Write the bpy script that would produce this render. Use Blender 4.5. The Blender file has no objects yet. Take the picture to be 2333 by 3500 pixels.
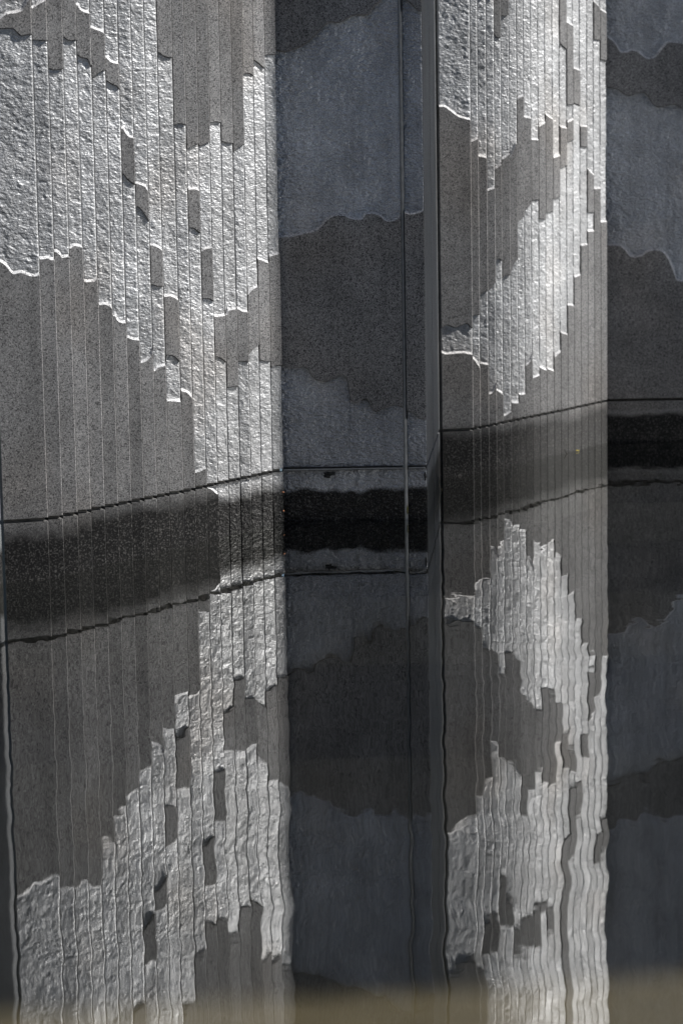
import bpy, math, random
import numpy as np
from mathutils import Vector, Matrix

random.seed(7)
RNG = np.random.default_rng(7)

# ------------------------------------------------------------------ camera
F_PX, W_PX, H_PX = 8591.0, 2333.0, 3500.0      # long lens, in pixels of the photograph
PITCH, ROLL = math.radians(8.08), 0.0165
ZJ, CAM_H = 0.28, 1.862                        # bed joint above the water, eye height above the water

scene = bpy.context.scene
_fw = Vector((0, math.cos(PITCH), -math.sin(PITCH)))
_rt = Vector((1, 0, 0))
_up = _rt.cross(_fw)
c_up = _up * math.cos(ROLL) + _rt * math.sin(ROLL)
c_rt = _rt * math.cos(ROLL) - _up * math.sin(ROLL)
CAM = Vector((0, 0, CAM_H))
cam_d = bpy.data.cameras.new('camera')
cam = bpy.data.objects.new('camera', cam_d)
scene.collection.objects.link(cam)
cam.matrix_world = Matrix(((c_rt.x, c_up.x, -_fw.x, CAM.x),
                           (c_rt.y, c_up.y, -_fw.y, CAM.y),
                           (c_rt.z, c_up.z, -_fw.z, CAM.z),
                           (0, 0, 0, 1)))
cam_d.sensor_fit = 'VERTICAL'
cam_d.sensor_height = 36.0
cam_d.sensor_width = 24.0
cam_d.lens = F_PX / H_PX * 36.0
cam_d.clip_start, cam_d.clip_end = 0.1, 500
cam_d.dof.use_dof = True
cam_d.dof.focus_distance = 12.2
cam_d.dof.aperture_fstop = 2.6
scene.camera = cam

# ------------------------------------------------------------------ light
SUN_BEHIND = math.radians(2.2)     # sun stands to the right, a touch behind the plane of the flat panels
SUN_ELEV = math.radians(45)
sdir = Vector((math.cos(SUN_ELEV) * math.cos(SUN_BEHIND), math.cos(SUN_ELEV) * math.sin(SUN_BEHIND), math.sin(SUN_ELEV)))
sun_d = bpy.data.lights.new('sun', 'SUN')
sun_d.energy = 5.0
sun_d.angle = math.radians(0.55)
sun_d.color = (1.0, 0.972, 0.935)
sun = bpy.data.objects.new('sun', sun_d)
scene.collection.objects.link(sun)
sun.rotation_euler = sdir.to_track_quat('Z', 'Y').to_euler()
sun.location = (8, 10, 12)

world = bpy.data.worlds.new('World')
scene.world = world
world.use_nodes = True
wn = world.node_tree
wn.nodes.clear()
sky = wn.nodes.new('ShaderNodeTexSky')
sky.sky_type = 'NISHITA'
sky.sun_disc = False
sky.sun_elevation = SUN_ELEV
sky.sun_rotation = math.atan2(sdir.x, sdir.y)
bg = wn.nodes.new('ShaderNodeBackground')
bg.inputs['Strength'].default_value = 0.05
wo = wn.nodes.new('ShaderNodeOutputWorld')
wn.links.new(sky.outputs[0], bg.inputs['Color'])
wn.links.new(bg.outputs[0], wo.inputs['Surface'])

scene.view_settings.view_transform = 'Standard'
scene.view_settings.look = 'None'
scene.view_settings.exposure = 0.88
scene.view_settings.gamma = 1.0
scene.view_settings.use_curve_mapping = False
scene.cycles.max_bounces = 4
scene.cycles.diffuse_bounces = 2
scene.cycles.glossy_bounces = 2
scene.cycles.transparent_max_bounces = 8

# ------------------------------------------------------------------ geometry of the photograph
def ray(px, py):
    return (_fw * F_PX + c_rt * (px - W_PX / 2) - c_up * (py - H_PX / 2)).normalized()

def on_level(px, py, z=0.0):
    d = ray(px, py)
    return CAM + d * ((z - CAM.z) / d.z)

class Plane:
    """a vertical face: plan origin, direction to the right, outward normal"""
    def __init__(self, a, b):
        self.o = Vector((a.x, a.y, 0))
        self.t = Vector((b.x - a.x, b.y - a.y, 0))
        self.w = self.t.length
        self.t.normalize()
        self.n = Vector((self.t.y, -self.t.x, 0))
    def uv(self, px, py):
        d = ray(px, py)
        s = (self.o - CAM).dot(self.n) / d.dot(self.n)
        p = CAM + d * s
        return (p - self.o).dot(self.t), p.z
    def pos(self, u, v, dep):
        """numpy arrays -> (N,3)"""
        x = self.o.x + self.t.x * u - self.n.x * dep
        y = self.o.y + self.t.y * u - self.n.y * dep
        return np.stack([x, y, v], -1)

# ------------------------------------------------------------------ noise
_LAT = RNG.random((64, 64, 64))
def vnoise(p):
    i = np.floor(p).astype(int)
    f = p - i
    f = f * f * (3 - 2 * f)
    i0, i1 = i & 63, (i + 1) & 63
    def L(a, b, c): return _LAT[a[..., 0], b[..., 1], c[..., 2]]
    x, y, z = f[..., 0], f[..., 1], f[..., 2]
    c00 = L(i0, i0, i0) * (1 - x) + L(i1, i0, i0) * x
    c10 = L(i0, i1, i0) * (1 - x) + L(i1, i1, i0) * x
    c01 = L(i0, i0, i1) * (1 - x) + L(i1, i0, i1) * x
    c11 = L(i0, i1, i1) * (1 - x) + L(i1, i1, i1) * x
    return (c00 * (1 - y) + c10 * y) * (1 - z) + (c01 * (1 - y) + c11 * y) * z - 0.5

def hewn(P, seed):
    """relief of the split stone, metres"""
    Q = P + seed * 7.31
    warp = np.stack([vnoise(Q * 30 + 5), vnoise(Q * 30 + 11), vnoise(Q * 30 + 23)], -1) * 0.018
    Q = Q + warp
    r = 0.0055 * vnoise(Q * 8)
    r += 0.0034 * vnoise(Q * np.array([26, 26, 30]) + 3)
    r += 0.0028 * vnoise(Q * np.array([58, 58, 72]) + 9)
    r += 0.0030 * vnoise(Q * np.array([84, 84, 118]) + 17)
    return r

# ------------------------------------------------------------------ materials
def new_mat(name):
    m = bpy.data.materials.new(name)
    m.use_nodes = True
    nt = m.node_tree
    nt.nodes.clear()
    return m, nt

class NT:
    def __init__(self, nt): self.nt = nt
    def n(self, kind, **kw):
        nd = self.nt.nodes.new(kind)
        for k, v in kw.items():
            if k.startswith('i_'):
                key = k[2:]
                key = int(key) if key.isdigit() else key.replace('_', ' ')
                nd.inputs[key].default_value = v
            else:
                setattr(nd, k, v)
        return nd
    def l(self, a, b): self.nt.links.new(a, b)
    def ramp(self, src, stops, interp='LINEAR'):
        r = self.nt.nodes.new('ShaderNodeValToRGB')
        r.color_ramp.interpolation = interp
        els = r.color_ramp.elements
        while len(els) < len(stops): els.new(0.5)
        for e, (p, c) in zip(els, stops):
            e.position = p
            e.color = (c, c, c, 1) if isinstance(c, (int, float)) else (*c, 1)
        self.l(src, r.inputs[0])
        return r.outputs[0]
    def math(self, op, a, b=None, c=None, clamp=False):
        m = self.nt.nodes.new('ShaderNodeMath')
        m.operation = op
        m.use_clamp = clamp
        for k, s in enumerate((a, b, c)):
            if s is None: continue
            if isinstance(s, (int, float)): m.inputs[k].default_value = s
            else: self.l(s, m.inputs[k])
        return m.outputs[0]
    def mix(self, fac, a, b, blend='MIX'):
        m = self.nt.nodes.new('ShaderNodeMix')
        m.data_type = 'RGBA'
        m.blend_type = blend
        for s, inp in ((fac, m.inputs[0]), (a, m.inputs[6]), (b, m.inputs[7])):
            if isinstance(s, (int, float)): inp.default_value = s
            elif isinstance(s, tuple): inp.default_value = (*s, 1)
            else: self.l(s, inp)
        return m.outputs[2]

def stone(name, rough, tint=(1, 1, 1), scale=1.0, wet=True, level=1.0, tide=0.0, soft=1.0, bump=0.0048, bscale=76.0):
    """granite: rough=False is the sawn, speckled face, rough=True the split, glittering one"""
    m, nt = new_mat(name)
    k = NT(nt)
    geo = k.n('ShaderNodeNewGeometry')
    pos = geo.outputs['Position']
    sep = k.n('ShaderNodeSeparateXYZ'); k.l(pos, sep.inputs[0])
    z = sep.outputs['Z']
    oi = k.n('ShaderNodeObjectInfo')
    # crystals
    n1 = k.n('ShaderNodeTexNoise', i_Scale=185.0 * scale, i_Detail=1.0, i_Roughness=0.6); k.l(pos, n1.inputs['Vector'])
    v1 = k.n('ShaderNodeTexVoronoi', i_Scale=190.0 * scale); k.l(pos, v1.inputs['Vector'])
    bw = k.n('ShaderNodeSeparateColor'); k.l(v1.outputs['Color'], bw.inputs[0])
    big = k.n('ShaderNodeTexNoise', i_Scale=3.2, i_Detail=2.0, i_Roughness=0.6); k.l(pos, big.inputs['Vector'])
    if rough:
        c = k.ramp(n1.outputs[0], [(0.30, (0.24, 0.246, 0.255)), (0.50, (0.37, 0.377, 0.388)), (0.70, (0.50, 0.506, 0.514))])
        c = k.mix(k.ramp(bw.outputs[0], [(0.80, 0.0), (0.9, 0.45)]), c, (0.40, 0.405, 0.41))
    else:
        c = k.ramp(n1.outputs[0], [(0.30, (0.102, 0.100, 0.101)), (0.50, (0.196, 0.193, 0.193)), (0.70, (0.310, 0.306, 0.304))])
        c = k.mix(k.ramp(bw.outputs[0], [(0.10, 0.85), (0.24, 0.0)]), c, (0.035, 0.034, 0.036))
        c = k.mix(k.ramp(bw.outputs[1], [(0.86, 0.0), (0.93, 0.5)]), c, (0.42, 0.41, 0.40))
    # weathering: drip streaks and clouds
    mp = k.n('ShaderNodeMapping'); mp.inputs['Scale'].default_value = (16, 16, 0.9); k.l(pos, mp.inputs[0])
    st = k.n('ShaderNodeTexNoise', i_Scale=1.0, i_Detail=2.0, i_Roughness=0.62); k.l(mp.outputs[0], st.inputs['Vector'])
    streak = k.ramp(st.outputs[0], [(0.34, 0.84), (0.55, 1.0)])
    cloud = k.ramp(big.outputs[0], [(0.30, 0.78), (0.65, 1.10)])
    tone = k.math('MULTIPLY', streak, cloud)
    rnd = k.math('MULTIPLY_ADD', oi.outputs['Random'], 0.24, 0.88)
    tone = k.math('MULTIPLY', tone, rnd)
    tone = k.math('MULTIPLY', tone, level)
    tc = k.n('ShaderNodeCombineColor')
    for i in range(3): k.l(tone, tc.inputs[i])
    c = k.mix(1.0, c, tc.outputs[0], 'MULTIPLY')
    c = k.mix(1.0, c, tint, 'MULTIPLY')
    # warm mineral bloom here and there
    wb = k.n('ShaderNodeTexNoise', i_Scale=1.7, i_Detail=1.0); k.l(pos, wb.inputs['Vector'])
    c = k.mix(k.ramp(wb.outputs[0], [(0.55, 0.0), (0.75, 0.30)]), c, k.mix(1.0, c, (1.12, 0.98, 0.84), 'MULTIPLY'))
    ro = 0.52 if rough else 0.72
    bs = k.n('ShaderNodeBsdfPrincipled')
    if rough and not wet: bs.inputs['Metallic'].default_value = 0.55
    if wet:
        # soaked foot of the wall: a ragged tide line
        wl = k.n('ShaderNodeTexNoise', i_Scale=2.6, i_Detail=3.0, i_Roughness=0.68); k.l(pos, wl.inputs['Vector'])
        wl2 = k.n('ShaderNodeTexNoise', i_Scale=125.0, i_Detail=1.0); k.l(pos, wl2.inputs['Vector'])
        zz = k.math('MULTIPLY_ADD', wl.outputs[0], -0.20, z)
        zz = k.math('MULTIPLY_ADD', wl2.outputs[0], -0.030, zz)
        zz = k.math('SUBTRACT', zz, tide)
        wetf = k.ramp(k.math('MULTIPLY_ADD', zz, 4.0, 0.5), [(0.70 - 0.09 * soft, 1.0), (0.72 + 0.09 * soft, 0.0)])      # around z = 0.16
        if soft < 1:
            crust = k.ramp(k.math('MULTIPLY_ADD', zz, 4.0, 0.5), [(0.74, 0.0), (0.80, 0.35), (0.92, 0.0)])
            c = k.mix(crust, c, (0.30, 0.305, 0.31))
        # darker towards the foot, in ragged tongues
        low_dark = k.math('MULTIPLY', k.ramp(k.math('MULTIPLY_ADD', st.outputs[0], -1.1, k.math('MULTIPLY_ADD', z, 0.9, 0.35)), [(0.10, 1.0), (0.75, 0.0)]), 0.45)
        c = k.mix(low_dark, c, k.mix(1.0, c, (0.50, 0.49, 0.48), 'MULTIPLY'))
        dark = k.ramp(wl2.outputs[0], [(0.40, (0.005, 0.005, 0.005)), (0.54, (0.012, 0.0118, 0.0115)), (0.74, (0.075, 0.073, 0.070))])
        # the far stretch has dried out in the sun
        xr = k.n('ShaderNodeMapRange'); k.l(sep.outputs['X'], xr.inputs['Value'])
        for nm, vv in (('From Min', 0.75), ('From Max', 1.35), ('To Min', 1.0), ('To Max', 0.86)): xr.inputs[nm].default_value = vv
        yr = k.math('LESS_THAN', sep.outputs['Y'], PLE_Y)
        dry = k.math('ADD', k.math('MULTIPLY', yr, xr.outputs[0]), k.math('SUBTRACT', 1.0, yr))
        wetf = k.math('MULTIPLY', wetf, dry)
        c = k.mix(wetf, c, dark)
        rr = k.math('MULTIPLY_ADD', wetf, 0.50 - ro, ro)
        k.l(rr, bs.inputs['Roughness'])
        if rough: k.l(k.math('MULTIPLY_ADD', wetf, -0.55, 0.55), bs.inputs['Metallic'])      # mica glitter of the split face
        k.l(k.math('MULTIPLY_ADD', wetf, (0.22 - 0.9) if rough else (0.20 - 0.35), 0.9 if rough else 0.35), bs.inputs['Specular IOR Level'])
    else:
        bs.inputs['Roughness'].default_value = ro
    k.l(c, bs.inputs['Base Color'])
    if not wet: bs.inputs['Specular IOR Level'].default_value = 0.9 if rough else 0.35
    # fine relief
    bm = k.n('ShaderNodeMapping'); bm.inputs['Scale'].default_value = (1, 1, 1.45); k.l(pos, bm.inputs[0])
    b1 = k.n('ShaderNodeTexNoise', i_Scale=(bscale if rough else 260.0) * scale, i_Detail=2.0, i_Roughness=0.55); k.l(bm.outputs[0], b1.inputs['Vector'])
    bp = k.n('ShaderNodeBump', i_Strength=1.0 if rough else 0.35, i_Distance=bump if rough else 0.0015)
    k.l(b1.outputs[0], bp.inputs['Height'])
    k.l(bp.outputs[0], bs.inputs['Normal'])
    out = k.n('ShaderNodeOutputMaterial')
    k.l(bs.outputs[0], out.inputs['Surface'])
    return m

PLE_Y = on_level(2075, 1364.8, ZJ).y - 0.02
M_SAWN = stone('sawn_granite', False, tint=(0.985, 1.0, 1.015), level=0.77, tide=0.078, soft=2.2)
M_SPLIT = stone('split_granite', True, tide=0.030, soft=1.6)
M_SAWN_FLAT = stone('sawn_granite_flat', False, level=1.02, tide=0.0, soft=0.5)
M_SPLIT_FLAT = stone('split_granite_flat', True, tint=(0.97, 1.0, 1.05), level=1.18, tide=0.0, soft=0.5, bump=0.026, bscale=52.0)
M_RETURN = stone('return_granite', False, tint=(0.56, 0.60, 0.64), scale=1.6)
M_PLAIN = stone('plain_granite', False, wet=False)
M_LIT_EDGE = stone('lit_edge_granite', False, tint=(2.3, 2.35, 2.4), wet=False)  # paler colour puts the sun's highlight into the up-facing ledges

def simple(name, col, rough=0.7, noise=0.25, scale=40.0):
    m, nt = new_mat(name)
    k = NT(nt)
    geo = k.n('ShaderNodeNewGeometry')
    t = k.n('ShaderNodeTexNoise', i_Scale=scale, i_Detail=4.0); k.l(geo.outputs['Position'], t.inputs['Vector'])
    c = k.mix(k.ramp(t.outputs[0], [(0.3, 0.0), (0.7, 1.0)]), tuple(x * (1 - noise) for x in col), tuple(min(1, x * (1 + noise)) for x in col))
    bs = k.n('ShaderNodeBsdfPrincipled', i_Roughness=rough)
    k.l(c, bs.inputs['Base Color'])
    bp = k.n('ShaderNodeBump', i_Strength=0.3, i_Distance=0.002); k.l(t.outputs[0], bp.inputs['Height']); k.l(bp.outputs[0], bs.inputs['Normal'])
    o = k.n('ShaderNodeOutputMaterial'); k.l(bs.outputs[0], o.inputs['Surface'])
    return m

M_SEAL = simple('joint_sealant', (0.16, 0.155, 0.145), 0.8, 0.3, 25)
M_BEAD = simple('sealant_bead', (0.23, 0.235, 0.235), 0.6, 0.2, 30)
M_MOSS = simple('black_moss', (0.012, 0.013, 0.014), 0.9, 0.4, 120)
M_ALGAE = simple('green_algae', (0.09, 0.085, 0.02), 0.8, 0.4, 90)
M_LEAF_O = simple('orange_leaf', (0.22, 0.08, 0.03), 0.6, 0.3, 120)
M_LEAF_Y = simple('yellow_leaf', (0.45, 0.36, 0.02), 0.6, 0.3, 120)
M_TWIG = simple('dark_twig', (0.02, 0.018, 0.015), 0.8, 0.3, 120)
M_STRAW = simple('straw', (0.42, 0.38, 0.28), 0.7, 0.2, 120)
M_PAVE = simple('paving_stone', (0.10, 0.098, 0.095), 0.85, 0.2, 6)

M_GROUND = simple('lawn', (0.055, 0.075, 0.035), 0.9, 0.3, 3)

# ------------------------------------------------------------------ mesh helpers
COL = scene.collection
def link(name, verts, faces, mat, parent=None, smooth=False):
    me = bpy.data.meshes.new(name)
    me.from_pydata([tuple(v) for v in verts] if not isinstance(verts, list) else verts, [], faces)
    me.materials.append(mat)
    if smooth:
        me.polygons.foreach_set('use_smooth', [True] * len(me.polygons))
    me.update()
    o = bpy.data.objects.new(name, me)
    COL.objects.link(o)
    if parent is not None: o.parent = parent
    return o

def link_np(name, V, Q, mat, parent=None, smooth=True, mat2=None, idx=None):
    """V (n,3) array, Q (m,4) array"""
    me = bpy.data.meshes.new(name)
    me.vertices.add(len(V)); me.vertices.foreach_set('co', np.ascontiguousarray(V, dtype=np.float32).ravel())
    me.loops.add(len(Q) * 4); me.loops.foreach_set('vertex_index', np.ascontiguousarray(Q, dtype=np.int32).ravel())
    me.polygons.add(len(Q))
    me.polygons.foreach_set('loop_start', np.arange(0, len(Q) * 4, 4, dtype=np.int32))
    me.polygons.foreach_set('use_smooth', np.full(len(Q), smooth))
    me.materials.append(mat)
    if mat2 is not None:
        me.materials.append(mat2)
        me.polygons.foreach_set('material_index', np.ascontiguousarray(idx, dtype=np.int32))
    me.update(calc_edges=True)
    me.validate()
    o = bpy.data.objects.new(name, me)
    COL.objects.link(o)
    if parent is not None: o.parent = parent
    return o

def grid_quads(nr, nc, base=0):
    r, c = np.meshgrid(np.arange(nr - 1), np.arange(nc - 1), indexing='ij')
    a = base + r * nc + c
    return np.stack([a, a + 1, a + nc + 1, a + nc], -1).reshape(-1, 4)

def empty(name, loc, label=None, cat=None, group=None, kind=None):
    o = bpy.data.objects.new(name, None)
    COL.objects.link(o)
    tag(o, label, cat, group, kind)
    return o

def tag(o, label=None, cat=None, group=None, kind=None):
    if label: o['label'] = label
    if cat: o['category'] = cat
    if group: o['group'] = group
    if kind: o['kind'] = kind
    return o

def box_between(pl, u0, u1, z0, z1, d0, d1):
    V, F = [], []
    for d in (d0, d1):
        for (u, z) in ((u0, z0), (u1, z0), (u1, z1), (u0, z1)):
            V.append(tuple(pl.pos(np.array(u), np.array(z), np.array(d))))
    F = [(0, 1, 2, 3), (5, 4, 7, 6), (1, 5, 6, 2), (4, 0, 3, 7), (3, 2, 6, 7), (4, 5, 1, 0)]
    return V, F

# ------------------------------------------------------------------ one stone face with carved (split) areas
RECESS = 0.009
BEVEL = 0.012
CHAMF = 0.0045
BACK = 0.20

def curve(pl, pts, us):
    """pixel polyline -> height above water at each u (shape-preserving cubic)"""
    q = sorted(pl.uv(x, y) for x, y in pts)
    U = [q[0][0]]; Vv = [q[0][1]]
    for a, b in q[1:]:
        if a - U[-1] > 1e-4:
            U.append(a); Vv.append(b)
    U, Vv = np.array(U), np.array(Vv)
    if len(U) == 1:
        return np.full_like(us, Vv[0])
    h = np.diff(U); s = np.diff(Vv) / h
    m = np.zeros_like(U)
    m[0], m[-1] = s[0], s[-1]
    for i in range(1, len(U) - 1):
        m[i] = 0 if s[i - 1] * s[i] <= 0 else 2 * s[i - 1] * s[i] / (s[i - 1] + s[i])
    x = np.clip(us, U[0], U[-1])
    i = np.clip(np.searchsorted(U, x) - 1, 0, len(h) - 1)
    t = (x - U[i]) / h[i]
    r = (Vv[i] * (1 + 2 * t) * (1 - t) ** 2 + m[i] * h[i] * t * (1 - t) ** 2
         + Vv[i + 1] * t * t * (3 - 2 * t) + m[i + 1] * h[i] * t * t * (t - 1))
    return r

SEED = [0]
def face(pl, name, parent, z_bot, z_top, first_rough, curves, cell=0.006, bow=0.0, left_side=True, chamfer=CHAMF, mats=None, u0=0.0, u1=None):
    """a block: sawn face + carved_face children. curves: pixel polylines from the top downwards, each flips sawn/split."""
    SEED[0] += 1
    sd = SEED[0]
    flat = parent.name.startswith('flat_wall')
    if flat: chamfer = 0.0015
    sawn, split = (M_SAWN_FLAT, M_SPLIT_FLAT) if parent.name.startswith('flat_wall') else (M_SAWN, M_SPLIT)
    u1 = pl.w if u1 is None else u1
    n = max(7, int(round((u1 - u0) / cell)) + 1)
    us = np.linspace(u0, u1 - chamfer, n)
    cell_u = us[1] - us[0]
    G = []
    for c in curves:
        g = curve(pl, c, us)
        jit = np.stack([us * 40 + sd * 3.1 + len(G) * 5.7, np.full_like(us, sd * 1.7), np.full_like(us, 0.5)], -1)
        g = g + 0.0014 * vnoise(jit) + 0.0008 * vnoise(jit * 2.7 + 4)
        G.append(g)
    for i in range(1, len(G)):                       # keep order
        G[i] = np.minimum(G[i], G[i - 1] - 0.024)
    tops = [np.full_like(us, z_top)] + G
    bots = G + [np.full_like(us, z_bot)]
    V, Q, EDGE = [], [], []
    base = 0
    patches = []
    rough = first_rough
    bow_d = -bow * np.cos((us - u0) / (u1 - u0) * math.pi - math.pi / 2)
    # edge depth profile for the right return is gathered as (z, depth) rows
    prof = []
    for i, (t, b) in enumerate(zip(tops, bots)):
        if not rough:
            hgt = float(np.mean(t - b))
            nr = max(2, int(hgt / 0.25) + 2)
            w = np.linspace(0, 1, nr)[:, None]
            Z = b[None] * (1 - w) + t[None] * w
            D = np.zeros_like(Z) + bow_d[None]
            P = pl.pos(np.broadcast_to(us, Z.shape), Z, D)
            V.append(P.reshape(-1, 3)); Q.append(grid_quads(nr, n, base)); base += nr * n
        else:
            gt = np.gradient(t, us); gb = np.gradient(b, us)
            ot = 0.35 * BEVEL * np.minimum(np.sqrt(1 + gt * gt), 4.0) if i > 0 else np.zeros_like(t)
            ob = BEVEL * np.minimum(np.sqrt(1 + gb * gb), 4.0) if i < len(tops) - 1 else np.zeros_like(b)
            room = np.maximum(t - b, 0.005)
            sc = np.minimum(1.0, 0.8 * room / (ot + ob + 1e-6))
            ot, ob = ot * sc, ob * sc
            lo, hi = b + ob, t - ot
            nr = max(3, int(float(np.max(hi - lo)) / cell) + 1)
            nr = min(nr, 700)
            w = np.linspace(0, 1, nr)[:, None]
            Z = lo[None] * (1 - w) + hi[None] * w
            U = np.broadcast_to(us, Z.shape)
            P0 = pl.pos(U, Z, np.zeros_like(Z))
            R = hewn(P0, sd % 9)
            rec = RECESS
            if flat:
                R = R * 1.3 + 0.0075 * vnoise(P0 * np.array([46, 46, 40]) + 31)
                rec = RECESS * 2.3 * (0.3 + 0.7 * np.clip((u1 - us) / 0.12, 0, 1))[None]
            # the relief dies out towards the bevel
            dist = np.minimum((Z - lo[None]) if i < len(tops) - 1 else 9.0, (hi[None] - Z) if i > 0 else 9.0)
            fade = np.clip(0.25 + dist / 0.016, 0, 1)
            if flat:
                fade = fade * np.clip((u1 - us) / 0.06, 0.0, 1)[None]
            D = rec - R * fade + bow_d[None]
            D = np.maximum(D, 0.0015 + bow_d[None])
            P = pl.pos(U, Z, D)
            c1 = np.full((nr, 1), 1.0)
            Us = np.concatenate([c1 * u0, U, c1 * u1, c1 * u1], 1)
            Zs = np.concatenate([Z[:, :1], Z, Z[:, -1:], Z[:, -1:]], 1)
            Ds = np.concatenate([c1 * BACK, D, D[:, -1:] + chamfer, c1 * BACK], 1)
            P = pl.pos(Us, Zs, Ds)
            patches.append((P.reshape(-1, 3), grid_quads(nr, n + 3), nr))
            # bevels belong to the sawn body
            if i > 0:
                Pb = np.stack([pl.pos(us, hi, D[-1]), pl.pos(us, t, bow_d)])
                V.append(Pb.reshape(-1, 3)); Q.append(grid_quads(2, n, base)); base += 2 * n
            if i < len(tops) - 1:
                Pb = np.stack([pl.pos(us, b, bow_d), pl.pos(us, lo, D[0])])
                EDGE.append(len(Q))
                V.append(Pb.reshape(-1, 3)); Q.append(grid_quads(2, n, base)); base += 2 * n
        zt, zb = float(t[-1]), float(b[-1])
        if rough:
            prof += [(float(t[-1]), 0.0 if i > 0 else RECESS), (float(hi[-1]), RECESS * 2.4), (float(lo[-1]), RECESS * 2.4), (float(b[-1]), 0.0 if i < len(tops) - 1 else RECESS)]
        else:
            prof += [(zt, 0.0), (zb, 0.0)]
        rough = not rough
    # right chamfer + return + left return
    pz = np.array([p[0] for p in prof]); pd = np.array([p[1] for p in prof])
    ue = us[-1]
    cols = [pl.pos(np.full_like(pz, ue), pz, pd), pl.pos(np.full_like(pz, u1), pz, pd + chamfer), pl.pos(np.full_like(pz, u1), pz, np.full_like(pz, BACK))]
    P = np.stack(cols, 1)                            # rows run downwards
    V.append(P.reshape(-1, 3)); Q.append(grid_quads(len(pz), 3, base)[:, ::-1]); base += len(pz) * 3
    if left_side:
        cols = [pl.pos(np.full_like(pz, u0), pz, np.full_like(pz, BACK)), pl.pos(np.full_like(pz, u0), pz, np.maximum(pd, 0) + 0.0005)]
        P = np.stack(cols, 1)
        V.append(P.reshape(-1, 3)); Q.append(grid_quads(len(pz), 2, base)[:, ::-1]); base += len(pz) * 2
    for zz in (z_top, z_bot):                        # top and underside
        e = RECESS * 1.2
        P = np.stack([pl.pos(np.array(a), np.array(zz), np.array(d)) for a, d in ((u0, e if 0 else 0.002), (u1, 0.002), (u1, BACK), (u0, BACK))])
        V.append(P); q = np.array([[0, 1, 2, 3]]) + base
        Q.append(q if zz == z_top else q[:, ::-1]); base += 4
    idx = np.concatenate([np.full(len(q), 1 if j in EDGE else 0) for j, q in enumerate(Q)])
    o = link_np(name, np.concatenate(V), np.concatenate(Q), sawn, parent, smooth=False, mat2=M_LIT_EDGE, idx=idx)
    for P, q, nr in patches:
        link_np('carved_face', P, q, split, o, smooth=True)
    return o

# ------------------------------------------------------------------ the wall in plan
GAP = 0.018          # bed joint
Z_FOOT = -0.45

def plan_strip(x0, x1, ym, theta):
    """face whose bed joint shows at pixels x0..x1, height ym; theta = turn to the right"""
    pm = on_level((x0 + x1) / 2, ym, ZJ)
    t = Vector((math.cos(theta), math.sin(theta), 0))
    ends = []
    for x in (x0, x1):
        d = on_level(x, ym, ZJ) - CAM
        # CAM.xy + s*d = pm + k*t
        det = d.x * (-t.y) + t.x * d.y
        rx, ry = pm.x - CAM.x, pm.y - CAM.y
        s = (rx * (-t.y) + t.x * ry) / det
        ends.append(Vector((CAM.x + s * d.x, CAM.y + s * d.y, 0)))
    return Plane(ends[0], ends[1])

def deg(a): return math.radians(a)
def ZA(y0, *p): return [(x / 1.568, y0 + y / 1.568) for x, y in p]
def ZD(y0, *p): return [(1400 + x * 0.595, y0 + y * 0.595) for x, y in p]
def ZB(y0, *p): return [(900 + x * 0.4145, y0 + y * 0.4145) for x, y in p]
def ZE(y0, *p): return [(1900 + x * 0.2763, y0 + y * 0.2763) for x, y in p]

AX = [13, 166, 216.5, 267, 313, 359.6, 406, 451, 494, 538, 580, 629, 668.5, 708.6, 747, 785, 824, 861, 897, 935, 972]
AY = [1772.5, 1762, 1751, 1741.5, 1731, 1721.3, 1712, 1703, 1694.5, 1686, 1677, 1668.3, 1659, 1650.5, 1642, 1634, 1626, 1618, 1610, 1602.5]
DX = [1512, 1618, 1643, 1671.5, 1698, 1721, 1748.5, 1774, 1797, 1821, 1846, 1869.5, 1894.5, 1918, 1941.5, 1963.5, 1986.5, 2010, 2032, 2054, 2075]
DY = [1464, 1457, 1452, 1446.5, 1440.8, 1435.6, 1430.4, 1425.3, 1420.3, 1415.4, 1410.4, 1405.4, 1400.6, 1396, 1390.8, 1385.6, 1380.8, 1375.8, 1371.1, 1366.7]
_jr = random.Random(11)
A_TH = [deg(19 + 12 * min(1, i / 14) ** 1.2 + (_jr.uniform(-4.5, 4.5) if i else 0)) for i in range(20)]
D_TH = [deg(13 + 35 * min(1, i / 13.0) ** 1.5 - max(0, i - 15) * 2.2 + (_jr.uniform(-3, 3) if i else 0)) for i in range(20)]

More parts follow.
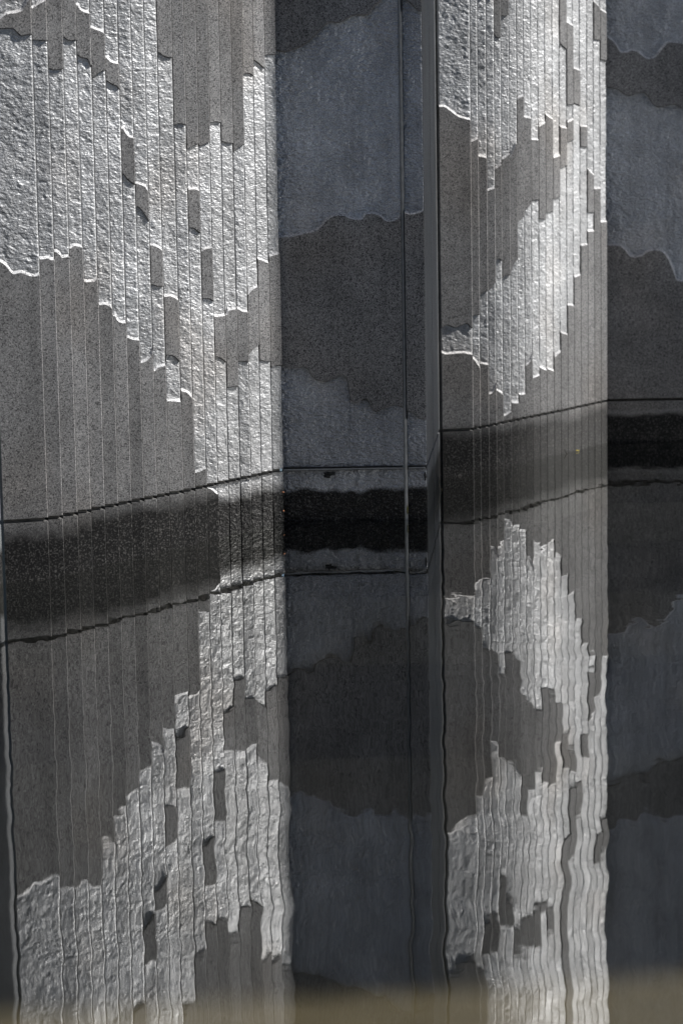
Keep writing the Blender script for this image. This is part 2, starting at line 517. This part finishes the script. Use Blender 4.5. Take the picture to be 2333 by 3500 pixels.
# carved pattern, top to bottom: (starts split?, boundary polylines)
PA = [
 (True, [ZA(0, (0,105),(40,76),(80,70),(115,60),(140,28),(150,10),(178,-20)), ZA(0, (0,150),(70,148),(90,165),(120,190),(150,182),(178,182)),
         [(0,894),(19,907),(34,926),(48,937),(71,932),(92,940),(115,945),(149,935)]]),
 (True, [ZA(0,(180,45),(215,20),(258,0)), ZA(0,(180,210),(215,213),(258,215)), [(148,886),(163,884),(176,889),(197,890)]]),
 (False, [ZA(0,(270,365),(290,372),(345,365)), [(193,861),(205,871),(214,881),(230,879),(246,880)]]),
 (False, [ZA(0,(345,195),(375,215),(418,212)), ZA(450,(382,625),(400,612),(430,618),(460,626))]),
 (True, [ZA(0,(415,28),(440,60),(490,75)), ZA(0,(420,290),(440,305),(470,312),(490,350)), ZA(850,(467,178),(500,178),(530,160))]),
 (True, [ZA(0,(490,150),(530,165),(568,182)), ZA(0,(503,415),(535,385),(572,370)), ZA(850,(543,302),(560,300),(590,312),(612,332))]),
 (True, [ZA(0,(575,312),(600,335),(645,345)), ZA(0,(575,430),(605,450),(630,460),(650,490)), ZA(850,(617,360),(630,385),(660,400),(688,397))]),
 (True, [ZA(0,(660,688),(675,715),(700,738),(727,742)), ZA(450,(665,225),(690,255),(738,290)), ZA(850,(690,478),(720,490),(758,492))]),
 (True, [ZA(450,(742,280),(775,295),(800,330),(808,345)), ZA(450,(742,400),(760,415),(790,460),(815,500)), ZA(850,(762,612),(785,602),(812,575),(828,530))]),
 (True, [ZA(450,(815,610),(840,618),(885,648)), ZA(850,(822,190),(850,200),(888,198)), ZA(850,(833,655),(850,638),(900,625))]),
 (False, [ZA(0,(855,278),(885,300),(925,307)), ZA(850,(890,258),(910,255),(950,272),(962,285)), ZA(850,(895,567),(930,572),(968,605)), ZA(1250,(905,190),(940,192),(970,196))]),
 (False, [ZA(0,(935,668),(960,660),(1000,668)), ZA(1250,(970,135),(1000,145),(1030,175),(1040,198))]),
 (False, [ZA(450,(1003,92),(1030,75),(1065,62)), ZA(450,(1010,310),(1040,308),(1075,320)), ZA(450,(1015,512),(1040,515),(1060,530),(1078,543)), ZA(1250,(1045,576),(1075,566),(1110,549))]),
 (False, [ZA(450,(1068,75),(1090,68),(1130,50)), ZA(450,(1083,642),(1100,630),(1143,622)), ZA(850,(1090,263),(1120,265),(1148,281))]),
 (False, [ZA(0,(1130,655),(1160,650),(1188,656)), ZA(850,(1155,366),(1190,362),(1215,358)), ZA(850,(1160,577),(1180,582),(1215,606))]),
 (False, [ZA(450,(1195,50),(1220,58),(1253,60)), ZA(850,(1218,356),(1230,331),(1272,323)), ZA(850,(1222,743),(1250,738),(1280,738))]),
 (False, [ZA(450,(1255,105),(1270,90),(1300,70),(1312,65)), ZA(850,(1278,324),(1300,338),(1335,341)), ZA(850,(1283,602),(1310,601),(1338,608))]),
 (False, [ZA(0,(1308,395),(1330,390),(1358,402)), ZA(850,(1330,246),(1350,224),(1385,202)), ZA(850,(1342,560),(1360,535),(1393,510))]),
 (False, [ZA(0,(1365,320),(1385,335),(1415,362)), ZA(850,(1387,58),(1415,68),(1443,80)), ZA(850,(1397,594),(1420,600),(1450,601))]),
 (False, [ZA(0,(1420,296),(1445,290),(1472,290)), ZA(850,(1447,42),(1470,35),(1498,27)), ZA(850,(1453,636),(1480,625),(1513,624))]),
]
PD = [
 (False, [[(1490,-165),(1540,-170),(1570,-140),(1620,-112)], ZD(0,(148,618),(190,612),(230,635),(280,672),(345,690)), ZD(850,(165,468),(215,437),(260,450),(325,428),(355,452)), ZD(850,(165,590),(210,607),(290,600),(360,609))]),
 (False, [[(1600,-160),(1650,-190)], ZD(0,(348,818),(390,798)), ZD(850,(358,386),(380,378),(402,378)), ZD(850,(365,633),(385,660),(402,686))]),
 (True, [[(1640,-170),(1660,-165)], [(1640,-25),(1660,-12)], ZD(450,(392,142),(415,145),(438,153)), ZD(850,(408,262),(425,246),(448,240)), ZD(850,(407,661),(430,665),(455,668))]),
 (True, [[(1660,-150),(1690,-140)], [(1660,-12),(1690,-8)], ZD(450,(440,342),(465,335),(487,325)), ZD(850,(450,235),(470,222),(490,192)), ZD(1250,(455,166),(475,155),(497,118))]),
 (True, [[(1680,-60),(1710,-40)], ZD(0,(485,188),(500,212),(520,213)), ZD(450,(485,216),(505,205),(527,188)), ZD(450,(490,740),(510,728),(530,738)), ZD(1250,(500,144),(520,155),(538,173))]),
 (True, [[(1710,-50),(1735,-42)], ZD(0,(525,85),(550,91),(565,80)), ZD(450,(527,161),(550,148),(572,129)), ZD(850,(533,166),(550,152),(567,148)), ZD(1250,(540,290),(560,280),(583,264))]),
 (True, [[(1740,-175),(1765,-172)], [(1740,-60),(1765,-66)], ZD(450,(570,162),(590,120),(612,70)), ZD(850,(575,142),(600,85),(617,60)), ZD(1250,(585,214),(605,216),(625,214))]),
 (True, [[(1765,-180),(1785,-182)], [(1765,-74),(1785,-70)], ZD(0,(615,573),(635,560),(655,551)), ZD(450,(622,516),(640,500),(657,486)), ZD(1250,(628,168),(650,166),(665,161))]),
 (True, [[(1790,-185),(1810,-178)], [(1790,-82),(1810,-70)], ZD(0,(655,673),(675,678),(698,681)), ZD(450,(660,457),(680,435),(700,408)), ZD(850,(668,672),(685,655),(708,612))]),
 (True, [[(1815,-200),(1838,-196)], [(1815,-38),(1838,-30)], ZD(0,(700,803),(740,806)), ZD(450,(702,397),(720,388),(740,392)), ZD(1250,(708,71),(750,54))]),
 (True, [[(1840,-94),(1860,-90)], [(1840,-34),(1860,-28)], ZD(0,(745,727),(780,704)), ZD(450,(745,498),(782,501)), ZD(850,(750,684),(785,701))]),
 (True, [[(1865,-172),(1885,-168)], [(1865,-84),(1885,-78)], ZD(0,(778,658),(800,675),(820,686)), ZD(450,(785,463),(818,457)), ZD(850,(787,689),(828,706))]),
 (True, [ZD(450,(820,153),(862,139)), ZD(450,(823,387),(860,374)), ZD(850,(828,627),(868,590))]),
 (False, [ZD(0,(865,248),(898,279)), ZD(0,(862,729),(898,739)), ZD(450,(868,211),(895,194)), ZD(850,(868,484),(905,496))]),
 (True, [ZD(0,(900,128),(940,152)), ZD(0,(905,600),(940,597)), ZD(0,(903,707),(940,688)), ZD(450,(902,61),(932,47)), ZD(850,(905,325),(943,329))]),
 (True, [ZD(0,(940,394),(978,406)), ZD(0,(942,589),(975,603)), ZD(850,(943,166),(978,154))]),
 (True, [ZD(0,(978,727),(1015,729)), ZD(450,(980,81),(1015,86)), ZD(450,(982,656),(1018,651))]),
 (True, [ZD(450,(1018,212),(1052,249)), ZD(450,(1020,461),(1052,463)), ZD(450,(1017,576),(1053,572))]),
 (True, [ZD(0,(1060,12),(1092,46)), ZD(0,(1062,224),(1095,229)), ZD(450,(1055,331),(1092,327))]),
 (True, [ZD(0,(1098,58),(1132,78)), ZD(0,(1098,339),(1130,346)), ZD(450,(1092,521),(1128,519))]),
]

def fluted_wall(XS, YS, TH, pats, z_top, cell, base_split_from, label):
    root = empty('fluted_wall', (0, 0, 0), label, 'wall', 'fluted wall sections')
    planes = []
    for i in range(20):
        pl = plan_strip(XS[i], XS[i + 1], YS[i], TH[i])
        planes.append(pl)
        fl = face(pl, 'wide_slab' if i == 0 else 'flute', root, ZJ, z_top, pats[i][0], pats[i][1], cell)
        V, F = box_between(pl, 0.004, pl.w - 0.012, Z_FOOT, z_top - 0.02, 0.026, BACK - 0.02)
        link('joint_seal', V, F, M_SEAL, fl)
        # course below the joint
        cs = []
        split = i >= base_split_from
        if i == base_split_from and base_split_from > 1:
            cs = [ZA(1250, (1112, 655), (1140, 668), (1160, 686), (1176, 690))] if XS is AX else []
        face(pl, 'base_block', root, Z_FOOT, ZJ - GAP, split, cs, cell)
    return root, planes

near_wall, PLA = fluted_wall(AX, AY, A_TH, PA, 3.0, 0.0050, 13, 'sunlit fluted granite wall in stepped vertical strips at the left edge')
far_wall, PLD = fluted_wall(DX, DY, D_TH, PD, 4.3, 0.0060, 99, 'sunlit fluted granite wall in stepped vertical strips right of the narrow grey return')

# ------------------------------------------------------------------ flat, shaded walls between the fluted ones
def flat_plane(x0, y0, x1, setback=0.034):
    a = on_level(x0, y0, ZJ)
    b = on_level(x1, y0, ZJ)
    s = a.y / b.y
    b = Vector((b.x * s, a.y, 0))
    return Plane(Vector((a.x, a.y + setback, 0)), Vector((b.x, a.y + setback, 0)))

PLB = flat_plane(972, 1601.5, 1458)
PLB_wid = PLB.w
gx0 = PLB.uv(1379.5, 1585)[0]
gx1 = PLB.uv(1392.5, 1585)[0]
B1 = ZB(0, (100,405),(160,420),(280,390),(380,330),(470,235),(560,175),(600,182),(650,170),(750,120),(860,118),(890,70),(950,15),(1000,-40),(1060,-66),(1130,-50),(1190,0),(1230,40),(1290,90),(1320,82))
B2 = ZB(550, (130,632),(200,630),(300,610),(430,580),(480,545),(530,485),(590,455),(660,452),(710,475),(770,488),(815,480),(850,440),(900,438),(970,462),(1000,495),(1050,500),(1110,480),(1150,432),(1165,430),(1210,443),(1260,435),(1320,410))
B3 = ZB(1100, (155,350),(240,380),(330,368),(370,390),(400,445),(470,485),(500,490),(580,455),(640,432),(685,460),(705,520),(712,610),(735,655),(770,662),(810,640),(840,630),(875,660),(905,725),(940,735),(1000,705),(1080,682),(1150,705),(1185,728),(1230,745),(1290,795),(1350,800))

flatB = empty('flat_wall', (0, 0, 0), 'shaded flat granite wall with wavy carved bands and a vertical joint, between the fluted walls', 'wall', 'flat wall sections')
for (u0, u1) in ((-0.015, gx0), (gx1, PLB.w)):
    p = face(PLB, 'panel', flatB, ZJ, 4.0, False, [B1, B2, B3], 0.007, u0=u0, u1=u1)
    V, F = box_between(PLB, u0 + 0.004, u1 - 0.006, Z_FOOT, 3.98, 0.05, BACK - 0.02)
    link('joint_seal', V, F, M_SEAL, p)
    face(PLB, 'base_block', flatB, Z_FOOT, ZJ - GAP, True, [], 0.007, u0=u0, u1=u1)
# rounded sealant bead in the vertical joint
nb = 9
V = []
for z in (Z_FOOT, 3.98):
    for i in range(nb):
        t = i / (nb - 1)
        V.append(tuple(PLB.pos(np.array(gx0 - 0.001 + t * (gx1 - gx0 + 0.002)), np.array(z), np.array(0.016 - 0.014 * math.sin(math.pi * (0.04 + 0.92 * t)) ** 0.7 + 0.010 * t ** 3))))
link('vertical_seal', V, [(i, i + 1, nb + i + 1, nb + i) for i in range(nb - 1)], M_BEAD, flatB, smooth=True)
for u0, u1 in ((-0.01, gx0 - 0.004), (gx1 + 0.003, PLB.w - 0.008)):
    V, F = box_between(PLB, u0, u1, ZJ - GAP + 0.001, ZJ - 0.008, 0.006, 0.05)
    o = link('bed_seal', V, F, M_BEAD, flatB)
    bv = o.modifiers.new('bevel', 'BEVEL'); bv.width = 0.003; bv.segments = 2

PLE = flat_plane(2075, 1364.8, 2520)
E1 = ZE(0, (600,440),(640,470),(680,500),(740,570),(800,648),(870,650),(930,625),(1000,640),(1060,690),(1130,730),(1200,720),(1270,660),(1330,580),(1400,525),(1480,530),(1567,545),(1800,600),(2200,480))
E2 = ZE(0, (600,1070),(640,1075),(760,1100),(850,1160),(920,1175),(1000,1145),(1080,1140),(1140,1190),(1200,1280),(1270,1320),(1350,1310),(1440,1285),(1567,1340),(1800,1420),(2200,1350))
E3 = ZE(650, (600,676),(625,680),(770,690),(840,740),(910,820),(980,832),(1060,815),(1150,755),(1230,745),(1300,760),(1370,840),(1430,970),(1490,1120),(1567,1130),(1800,1150),(2200,1000))
flatE = empty('flat_wall', (0, 0, 0), 'shaded flat granite wall with wavy carved bands at the right edge', 'wall', 'flat wall sections')
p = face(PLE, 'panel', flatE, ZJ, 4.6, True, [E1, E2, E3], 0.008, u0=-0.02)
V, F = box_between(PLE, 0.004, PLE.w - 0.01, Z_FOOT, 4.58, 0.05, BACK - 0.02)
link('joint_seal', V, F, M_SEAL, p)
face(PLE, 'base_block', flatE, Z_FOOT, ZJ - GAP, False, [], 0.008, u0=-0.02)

# returns: the deep sides of the flat walls
def return_wall(root, a, b, z_top):
    pl = Plane(a, b)
    cut = pl.w * 0.50
    for (u0, u1) in ((0.04, cut - 0.02), (cut + 0.02, pl.w - 0.035)):
        for (z0, z1) in ((ZJ, z_top), (Z_FOOT, ZJ - GAP)):
            V, F = box_between(pl, u0, u1, z0, z1, 0.0, 0.12)
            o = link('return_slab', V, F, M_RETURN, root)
            bv = o.modifiers.new('bevel', 'BEVEL'); bv.width = 0.004; bv.segments = 2
    V, F = box_between(pl, 0.04, pl.w - 0.012, Z_FOOT, z_top - 0.02, 0.03, 0.10)
    link('joint_seal', V, F, M_SEAL, root)
    return pl

cb = PLB.o + PLB.t * (PLB.w + 0.001)
_e = on_level(1502, 1467, ZJ)
cd = Vector((_e.x, _e.y + 0.03, 0))
PLC = return_wall(flatB, Vector((cb.x, cb.y + 0.006, 0)), cd, 4.0)
cv = cd - cb
V, F = box_between(PLD[0], -0.035, 0.006, Z_FOOT, 4.0, 0.045, BACK)
link('slot_seal', V, F, M_SEAL, flatB)
# the flat wall before the left fluted wall: only its deep side shows
flat0 = empty('flat_wall', (0, 0, 0), 'deep grey side of a flat granite wall, a sliver at the left edge', 'wall', 'flat wall sections')
c0 = Vector((PLA[0].o.x, PLA[0].o.y, 0)) + Vector((-0.008, 0.03, 0))
a0 = c0 - cv
return_wall(flat0, a0, c0, 3.6)
PL0 = Plane(a0 + Vector((-0.75, -0.006, 0)), a0 + Vector((-0.002, -0.006, 0)))
face(PL0, 'panel', flat0, ZJ, 3.6, False, [], 0.05)
face(PL0, 'base_block', flat0, Z_FOOT, ZJ - GAP, False, [], 0.05)

# ------------------------------------------------------------------ unseen piers added right of the view to shade the deep returns
def sun_block_pier(px0, py0, py1, label):
    pier = empty('sun_block_pier', (0, 0, 0), label, 'pier', 'added sun blockers outside the view')
    px1 = px0 + 1.0
    for k in range(7):
        z0, z1 = -0.45 + k * 1.5, -0.45 + (k + 1) * 1.5 - 0.012
        V = [(x, y, z) for z in (z0, z1) for (x, y) in ((px0, py0), (px1, py0), (px1, py1), (px0, py1))]
        F = [(3, 2, 1, 0), (4, 5, 6, 7), (0, 1, 5, 4), (1, 2, 6, 5), (2, 3, 7, 6), (3, 0, 4, 7)]
        o = link('block', V, F, M_PLAIN, pier)
        bv = o.modifiers.new('bevel', 'BEVEL'); bv.width = 0.008; bv.segments = 2
    V = [(x, y, z) for z in (-0.45, 10.0) for (x, y) in ((px0 + .03, py0 + .03), (px1 - .03, py0 + .03), (px1 - .03, py1 - .03), (px0 + .03, py1 - .03))]
    link('core', V, F, M_SEAL, pier)
sun_block_pier(3.7, cb.y + 0.150, cd.y - 0.10 + 0.038 * 3.2, 'unseen pier added beyond the right edge to block the sun, the farther of two')
sun_block_pier(2.9, a0.y - 0.10 + 0.038 * 4.5, c0.y - 0.12 + 0.038 * 4.5, 'unseen pier added beyond the right edge to block the sun, the nearer of two')

# ------------------------------------------------------------------ pool
FLOOR_Z = -0.40
def sheet(name, x0, x1, y0, y1, z, mat, kind='structure'):
    o = link(name, [(x0, y0, z), (x1, y0, z), (x1, y1, z), (x0, y1, z)], [(0, 1, 2, 3)], mat)
    tag(o, kind=kind)
    return o

# floor: shade painted in as dark colour, a sunlit tan strip painted at the near side
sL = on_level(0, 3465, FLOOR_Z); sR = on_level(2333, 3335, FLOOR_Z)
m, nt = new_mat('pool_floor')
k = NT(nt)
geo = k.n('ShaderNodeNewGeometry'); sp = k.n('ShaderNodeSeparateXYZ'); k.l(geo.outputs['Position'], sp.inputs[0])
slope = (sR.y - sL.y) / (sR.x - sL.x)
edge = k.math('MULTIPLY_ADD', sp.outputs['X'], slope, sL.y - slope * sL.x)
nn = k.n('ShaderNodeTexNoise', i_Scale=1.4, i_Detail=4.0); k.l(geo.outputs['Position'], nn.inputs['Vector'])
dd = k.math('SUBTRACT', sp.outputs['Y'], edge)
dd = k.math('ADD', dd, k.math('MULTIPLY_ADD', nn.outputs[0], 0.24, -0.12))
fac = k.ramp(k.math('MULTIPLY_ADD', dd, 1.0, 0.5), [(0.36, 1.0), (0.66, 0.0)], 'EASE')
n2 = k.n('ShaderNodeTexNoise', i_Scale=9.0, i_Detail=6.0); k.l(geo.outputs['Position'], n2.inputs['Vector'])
lit_floor = k.mix(n2.outputs[0], (0.074, 0.059, 0.036), (0.112, 0.090, 0.057))
shade_floor = k.mix(n2.outputs[0], (0.004, 0.0039, 0.0036), (0.0075, 0.0072, 0.0066))
c = k.mix(fac, shade_floor, lit_floor)
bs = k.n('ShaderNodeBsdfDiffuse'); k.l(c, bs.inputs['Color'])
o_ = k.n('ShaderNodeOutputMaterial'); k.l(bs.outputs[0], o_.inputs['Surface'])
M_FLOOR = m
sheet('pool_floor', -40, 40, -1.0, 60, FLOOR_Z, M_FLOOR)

# water: mirror-like at this low angle, clear where one looks down into it
m, nt = new_mat('still_water')
k = NT(nt)
geo = k.n('ShaderNodeNewGeometry')
def slopes(scale, sx, sy, amp, detail=2.0, w=0):
    mp = k.n('ShaderNodeMapping'); mp.inputs['Scale'].default_value = (sx, sy, 1); mp.inputs['Location'].default_value = (w * 3.7, w * 1.3, w)
    k.l(geo.outputs['Position'], mp.inputs[0])
    t = k.n('ShaderNodeTexNoise', i_Scale=scale, i_Detail=detail, i_Roughness=0.5); k.l(mp.outputs[0], t.inputs['Vector'])
    v = k.n('ShaderNodeVectorMath', operation='SUBTRACT'); k.l(t.outputs['Color'], v.inputs[0]); v.inputs[1].default_value = (0.5, 0.5, 0.5)
    s = k.n('ShaderNodeVectorMath', operation='MULTIPLY'); k.l(v.outputs[0], s.inputs[0]); s.inputs[1].default_value = (amp[0], amp[1], 0)
    return s.outputs[0]
a = slopes(1.0, 1.6, 3.2, (0.016, 0.010), 2.0, 1)
b0 = slopes(1.0, 18, 8, (0.0034, 0.0190), 2.0, 2)
pn = k.n('ShaderNodeTexNoise', i_Scale=1.3, i_Detail=1.0); k.l(geo.outputs['Position'], pn.inputs['Vector'])
pv = k.ramp(pn.outputs[0], [(0.36, 0.25), (0.62, 1.0)])
bsc = k.n('ShaderNodeVectorMath', operation='SCALE'); k.l(b0, bsc.inputs[0]); k.l(pv, bsc.inputs['Scale'])
b = bsc.outputs[0]
f3 = slopes(1.0, 5.0, 55, (0.0, 0.0042), 1.0, 3)
add0 = k.n('ShaderNodeVectorMath', operation='ADD'); k.l(b, add0.inputs[0]); k.l(f3, add0.inputs[1])
add = k.n('ShaderNodeVectorMath', operation='ADD'); k.l(a, add.inputs[0]); k.l(add0.outputs[0], add.inputs[1])
add2 = k.n('ShaderNodeVectorMath', operation='ADD'); k.l(add.outputs[0], add2.inputs[0]); add2.inputs[1].default_value = (0, 0, 1)
nrm = k.n('ShaderNodeVectorMath', operation='NORMALIZE'); k.l(add2.outputs[0], nrm.inputs[0])
gl = k.n('ShaderNodeBsdfGlossy', i_Roughness=0.0); k.l(nrm.outputs[0], gl.inputs['Normal'])
gl.inputs['Color'].default_value = (0.93, 0.93, 0.92, 1)
tr = k.n('ShaderNodeBsdfTransparent'); tr.inputs['Color'].default_value = (0.86, 0.88, 0.84, 1)
lw = k.n('ShaderNodeVectorMath', operation='DOT_PRODUCT'); k.l(geo.outputs['Incoming'], lw.inputs[0]); k.l(geo.outputs['Normal'], lw.inputs[1])
fc = k.math('POWER', k.math('SUBTRACT', 1.0, k.math('ABSOLUTE', lw.outputs['Value'])), 2.6)
fc = k.math('MULTIPLY_ADD', fc, 0.80, 0.07)
mx = k.n('ShaderNodeMixShader'); k.l(fc, mx.inputs[0]); k.l(tr.outputs[0], mx.inputs[1]); k.l(gl.outputs[0], mx.inputs[2])
o_ = k.n('ShaderNodeOutputMaterial'); k.l(mx.outputs[0], o_.inputs['Surface'])
M_WATER = m
sheet('water', -40, 40, 1.4, 60, 0.0, M_WATER)

# near bank behind and below the camera
V, F = [], []
V = [(x, y, z) for z in (-0.45, 0.25) for (x, y) in ((-40, -30), (40, -30), (40, 1.4), (-40, 1.4))]
F = [(3, 2, 1, 0), (4, 5, 6, 7), (0, 1, 5, 4), (1, 2, 6, 5), (2, 3, 7, 6), (3, 0, 4, 7)]
tag(link('pavement', V, F, M_PAVE), kind='structure')
sheet('ground', -250, 250, -250, 250, -0.50, M_GROUND)

# unseen leafy screen added behind the camera to cut the sky light
gx, gz = np.meshgrid(np.linspace(-34, 34, 200), np.linspace(0.2, 6.4, 40), indexing='xy')
P = np.stack([gx, np.full_like(gx, -5.0), gz], -1)
off = 0.9 * vnoise(P * 1.1) + 0.6 * vnoise(P * 3.3 + 4)
front = P.copy(); front[..., 1] += 0.9 + off; front[..., 2] += 0.5 * vnoise(P * 2.3 + 8) * (gz > 5)
back = P.copy(); back[..., 1] -= 1.5 + off
allP = np.concatenate([front, back[::-1]], 0)
sky_screen = link_np('sky_screen', allP.reshape(-1, 3), grid_quads(80, 200), simple('screen_leaves', (0.045, 0.06, 0.025), 0.8, 0.5, 9), None, smooth=True)
tag(sky_screen, 'leafy screen added behind the photographer to cut sky light, outside the view', 'sky_screen')

# ------------------------------------------------------------------ small things
def leaf(name, c, size, ang, tilt, mat, label, cat):
    V = []
    nseg = 8
    for i in range(nseg + 1):
        s = i / nseg
        w = 0.42 * math.sin(math.pi * s ** 0.8) + (0.02 if 0 < i < nseg else 0)
        for q in (-1, 0, 1):
            V.append(((s - 0.5) * size, q * w * size * 0.6, (abs(q) * 0.12 + 0.10 * math.sin(s * 3)) * size))
    F = []
    for i in range(nseg):
        for q in range(2):
            a = i * 3 + q
            F.append((a, a + 1, a + 4, a + 3))
    o = link(name, V, F, mat, smooth=True)
    o.rotation_euler = (tilt, 0.1, ang)
    o.location = c
    sl = o.modifiers.new('thickness', 'SOLIDIFY'); sl.thickness = 0.0008
    tag(o, label, cat)
    return o

def on_face(pl, px, py, out=0.004):
    u, v = pl.uv(px, py)
    p = pl.o + pl.t * u + pl.n * out
    return Vector((p.x, p.y, v))

leaf('leaf_scrap', on_face(PLA[19], 966, 1682, 0.006), 0.016, 0.4, 1.3, M_LEAF_O, 'orange scrap of leaf stuck to the fluted wall at the corner, upper one', 'leaf')
leaf('leaf_scrap', on_face(PLA[19], 966, 1746, 0.006), 0.018, 1.2, 1.2, M_LEAF_O, 'orange scrap of leaf on the wet stone at the corner, lower one', 'leaf')
yl = on_level(1972, 1544, 0.0)
leaf('floating_leaf', Vector((yl.x, yl.y, 0.004)), 0.022, 0.2, 0.2, M_LEAF_Y, 'tiny yellow leaf floating against the far fluted wall', 'leaf')

def rod(name, p, q, r0, r1, mat, label, cat, seg=7):
    d = (q - p).normalized()
    a = d.orthogonal().normalized(); b = d.cross(a)
    V = []
    for i in range(6):
        s = i / 5
        c = p.lerp(q, s) + a * (0.15 * r0 * math.sin(s * 7))
        r = r0 + (r1 - r0) * s
        for j in range(seg):
            t = 2 * math.pi * j / seg
            V.append(tuple(c + (a * math.cos(t) + b * math.sin(t)) * r))
    F = [(i * seg + j, i * seg + (j + 1) % seg, (i + 1) * seg + (j + 1) % seg, (i + 1) * seg + j) for i in range(5) for j in range(seg)]
    F += [tuple(range(seg))[::-1], tuple(range(5 * seg, 6 * seg))]
    o = link(name, V, F, mat, smooth=True)
    return tag(o, label, cat)

tw = on_level(1938, 1551, 0.0)
rod('twig', Vector((tw.x, tw.y, -0.004)), Vector((tw.x - 0.022, tw.y - 0.004, 0.03)), 0.004, 0.003, M_TWIG, 'short dark twig standing out of the water at the far fluted wall', 'twig')
g0 = on_level(1490, 1735, 0.0)
g1 = on_face(PLC, 1503, 1672, 0.01)
rod('dry_stalk', Vector((g0.x, g0.y, -0.01)), g1, 0.0018, 0.001, M_STRAW, 'thin dry stalk leaning on the narrow grey return at the waterline', 'stalk')

def blotch(pl, px, py, wpx, hpx, seed, parent, mat, name):
    rr = random.Random(seed)
    u0, v0 = pl.uv(px, py)
    s = pl.uv(px + 100, py)[0] - u0
    V = [tuple(pl.pos(np.array(u0), np.array(v0), np.array(-0.004)))]
    n = 22
    for i in range(n):
        t = 2 * math.pi * i / n
        r = 0.55 + 0.45 * rr.random()
        V.append(tuple(pl.pos(np.array(u0 + math.cos(t) * r * wpx * s / 200), np.array(v0 + math.sin(t) * r * hpx * s / 200), np.array(0.0075))))
    F = [(0, 1 + i, 1 + (i + 1) % n) for i in range(n)]
    return link(name, V, F, mat, parent)
blotch(PLB, 1128, 1618, 52, 16, 3, flatB, M_MOSS, 'moss_patch')
blotch(PLB, 1118, 1628, 34, 20, 8, flatB, M_MOSS, 'moss_patch')
blotch(PLB, 1453, 1628, 14, 34, 4, flatB, M_MOSS, 'moss_patch')
blotch(PLB, 1391.5, 1745, 7, 40, 5, flatB, M_ALGAE, 'algae_patch')
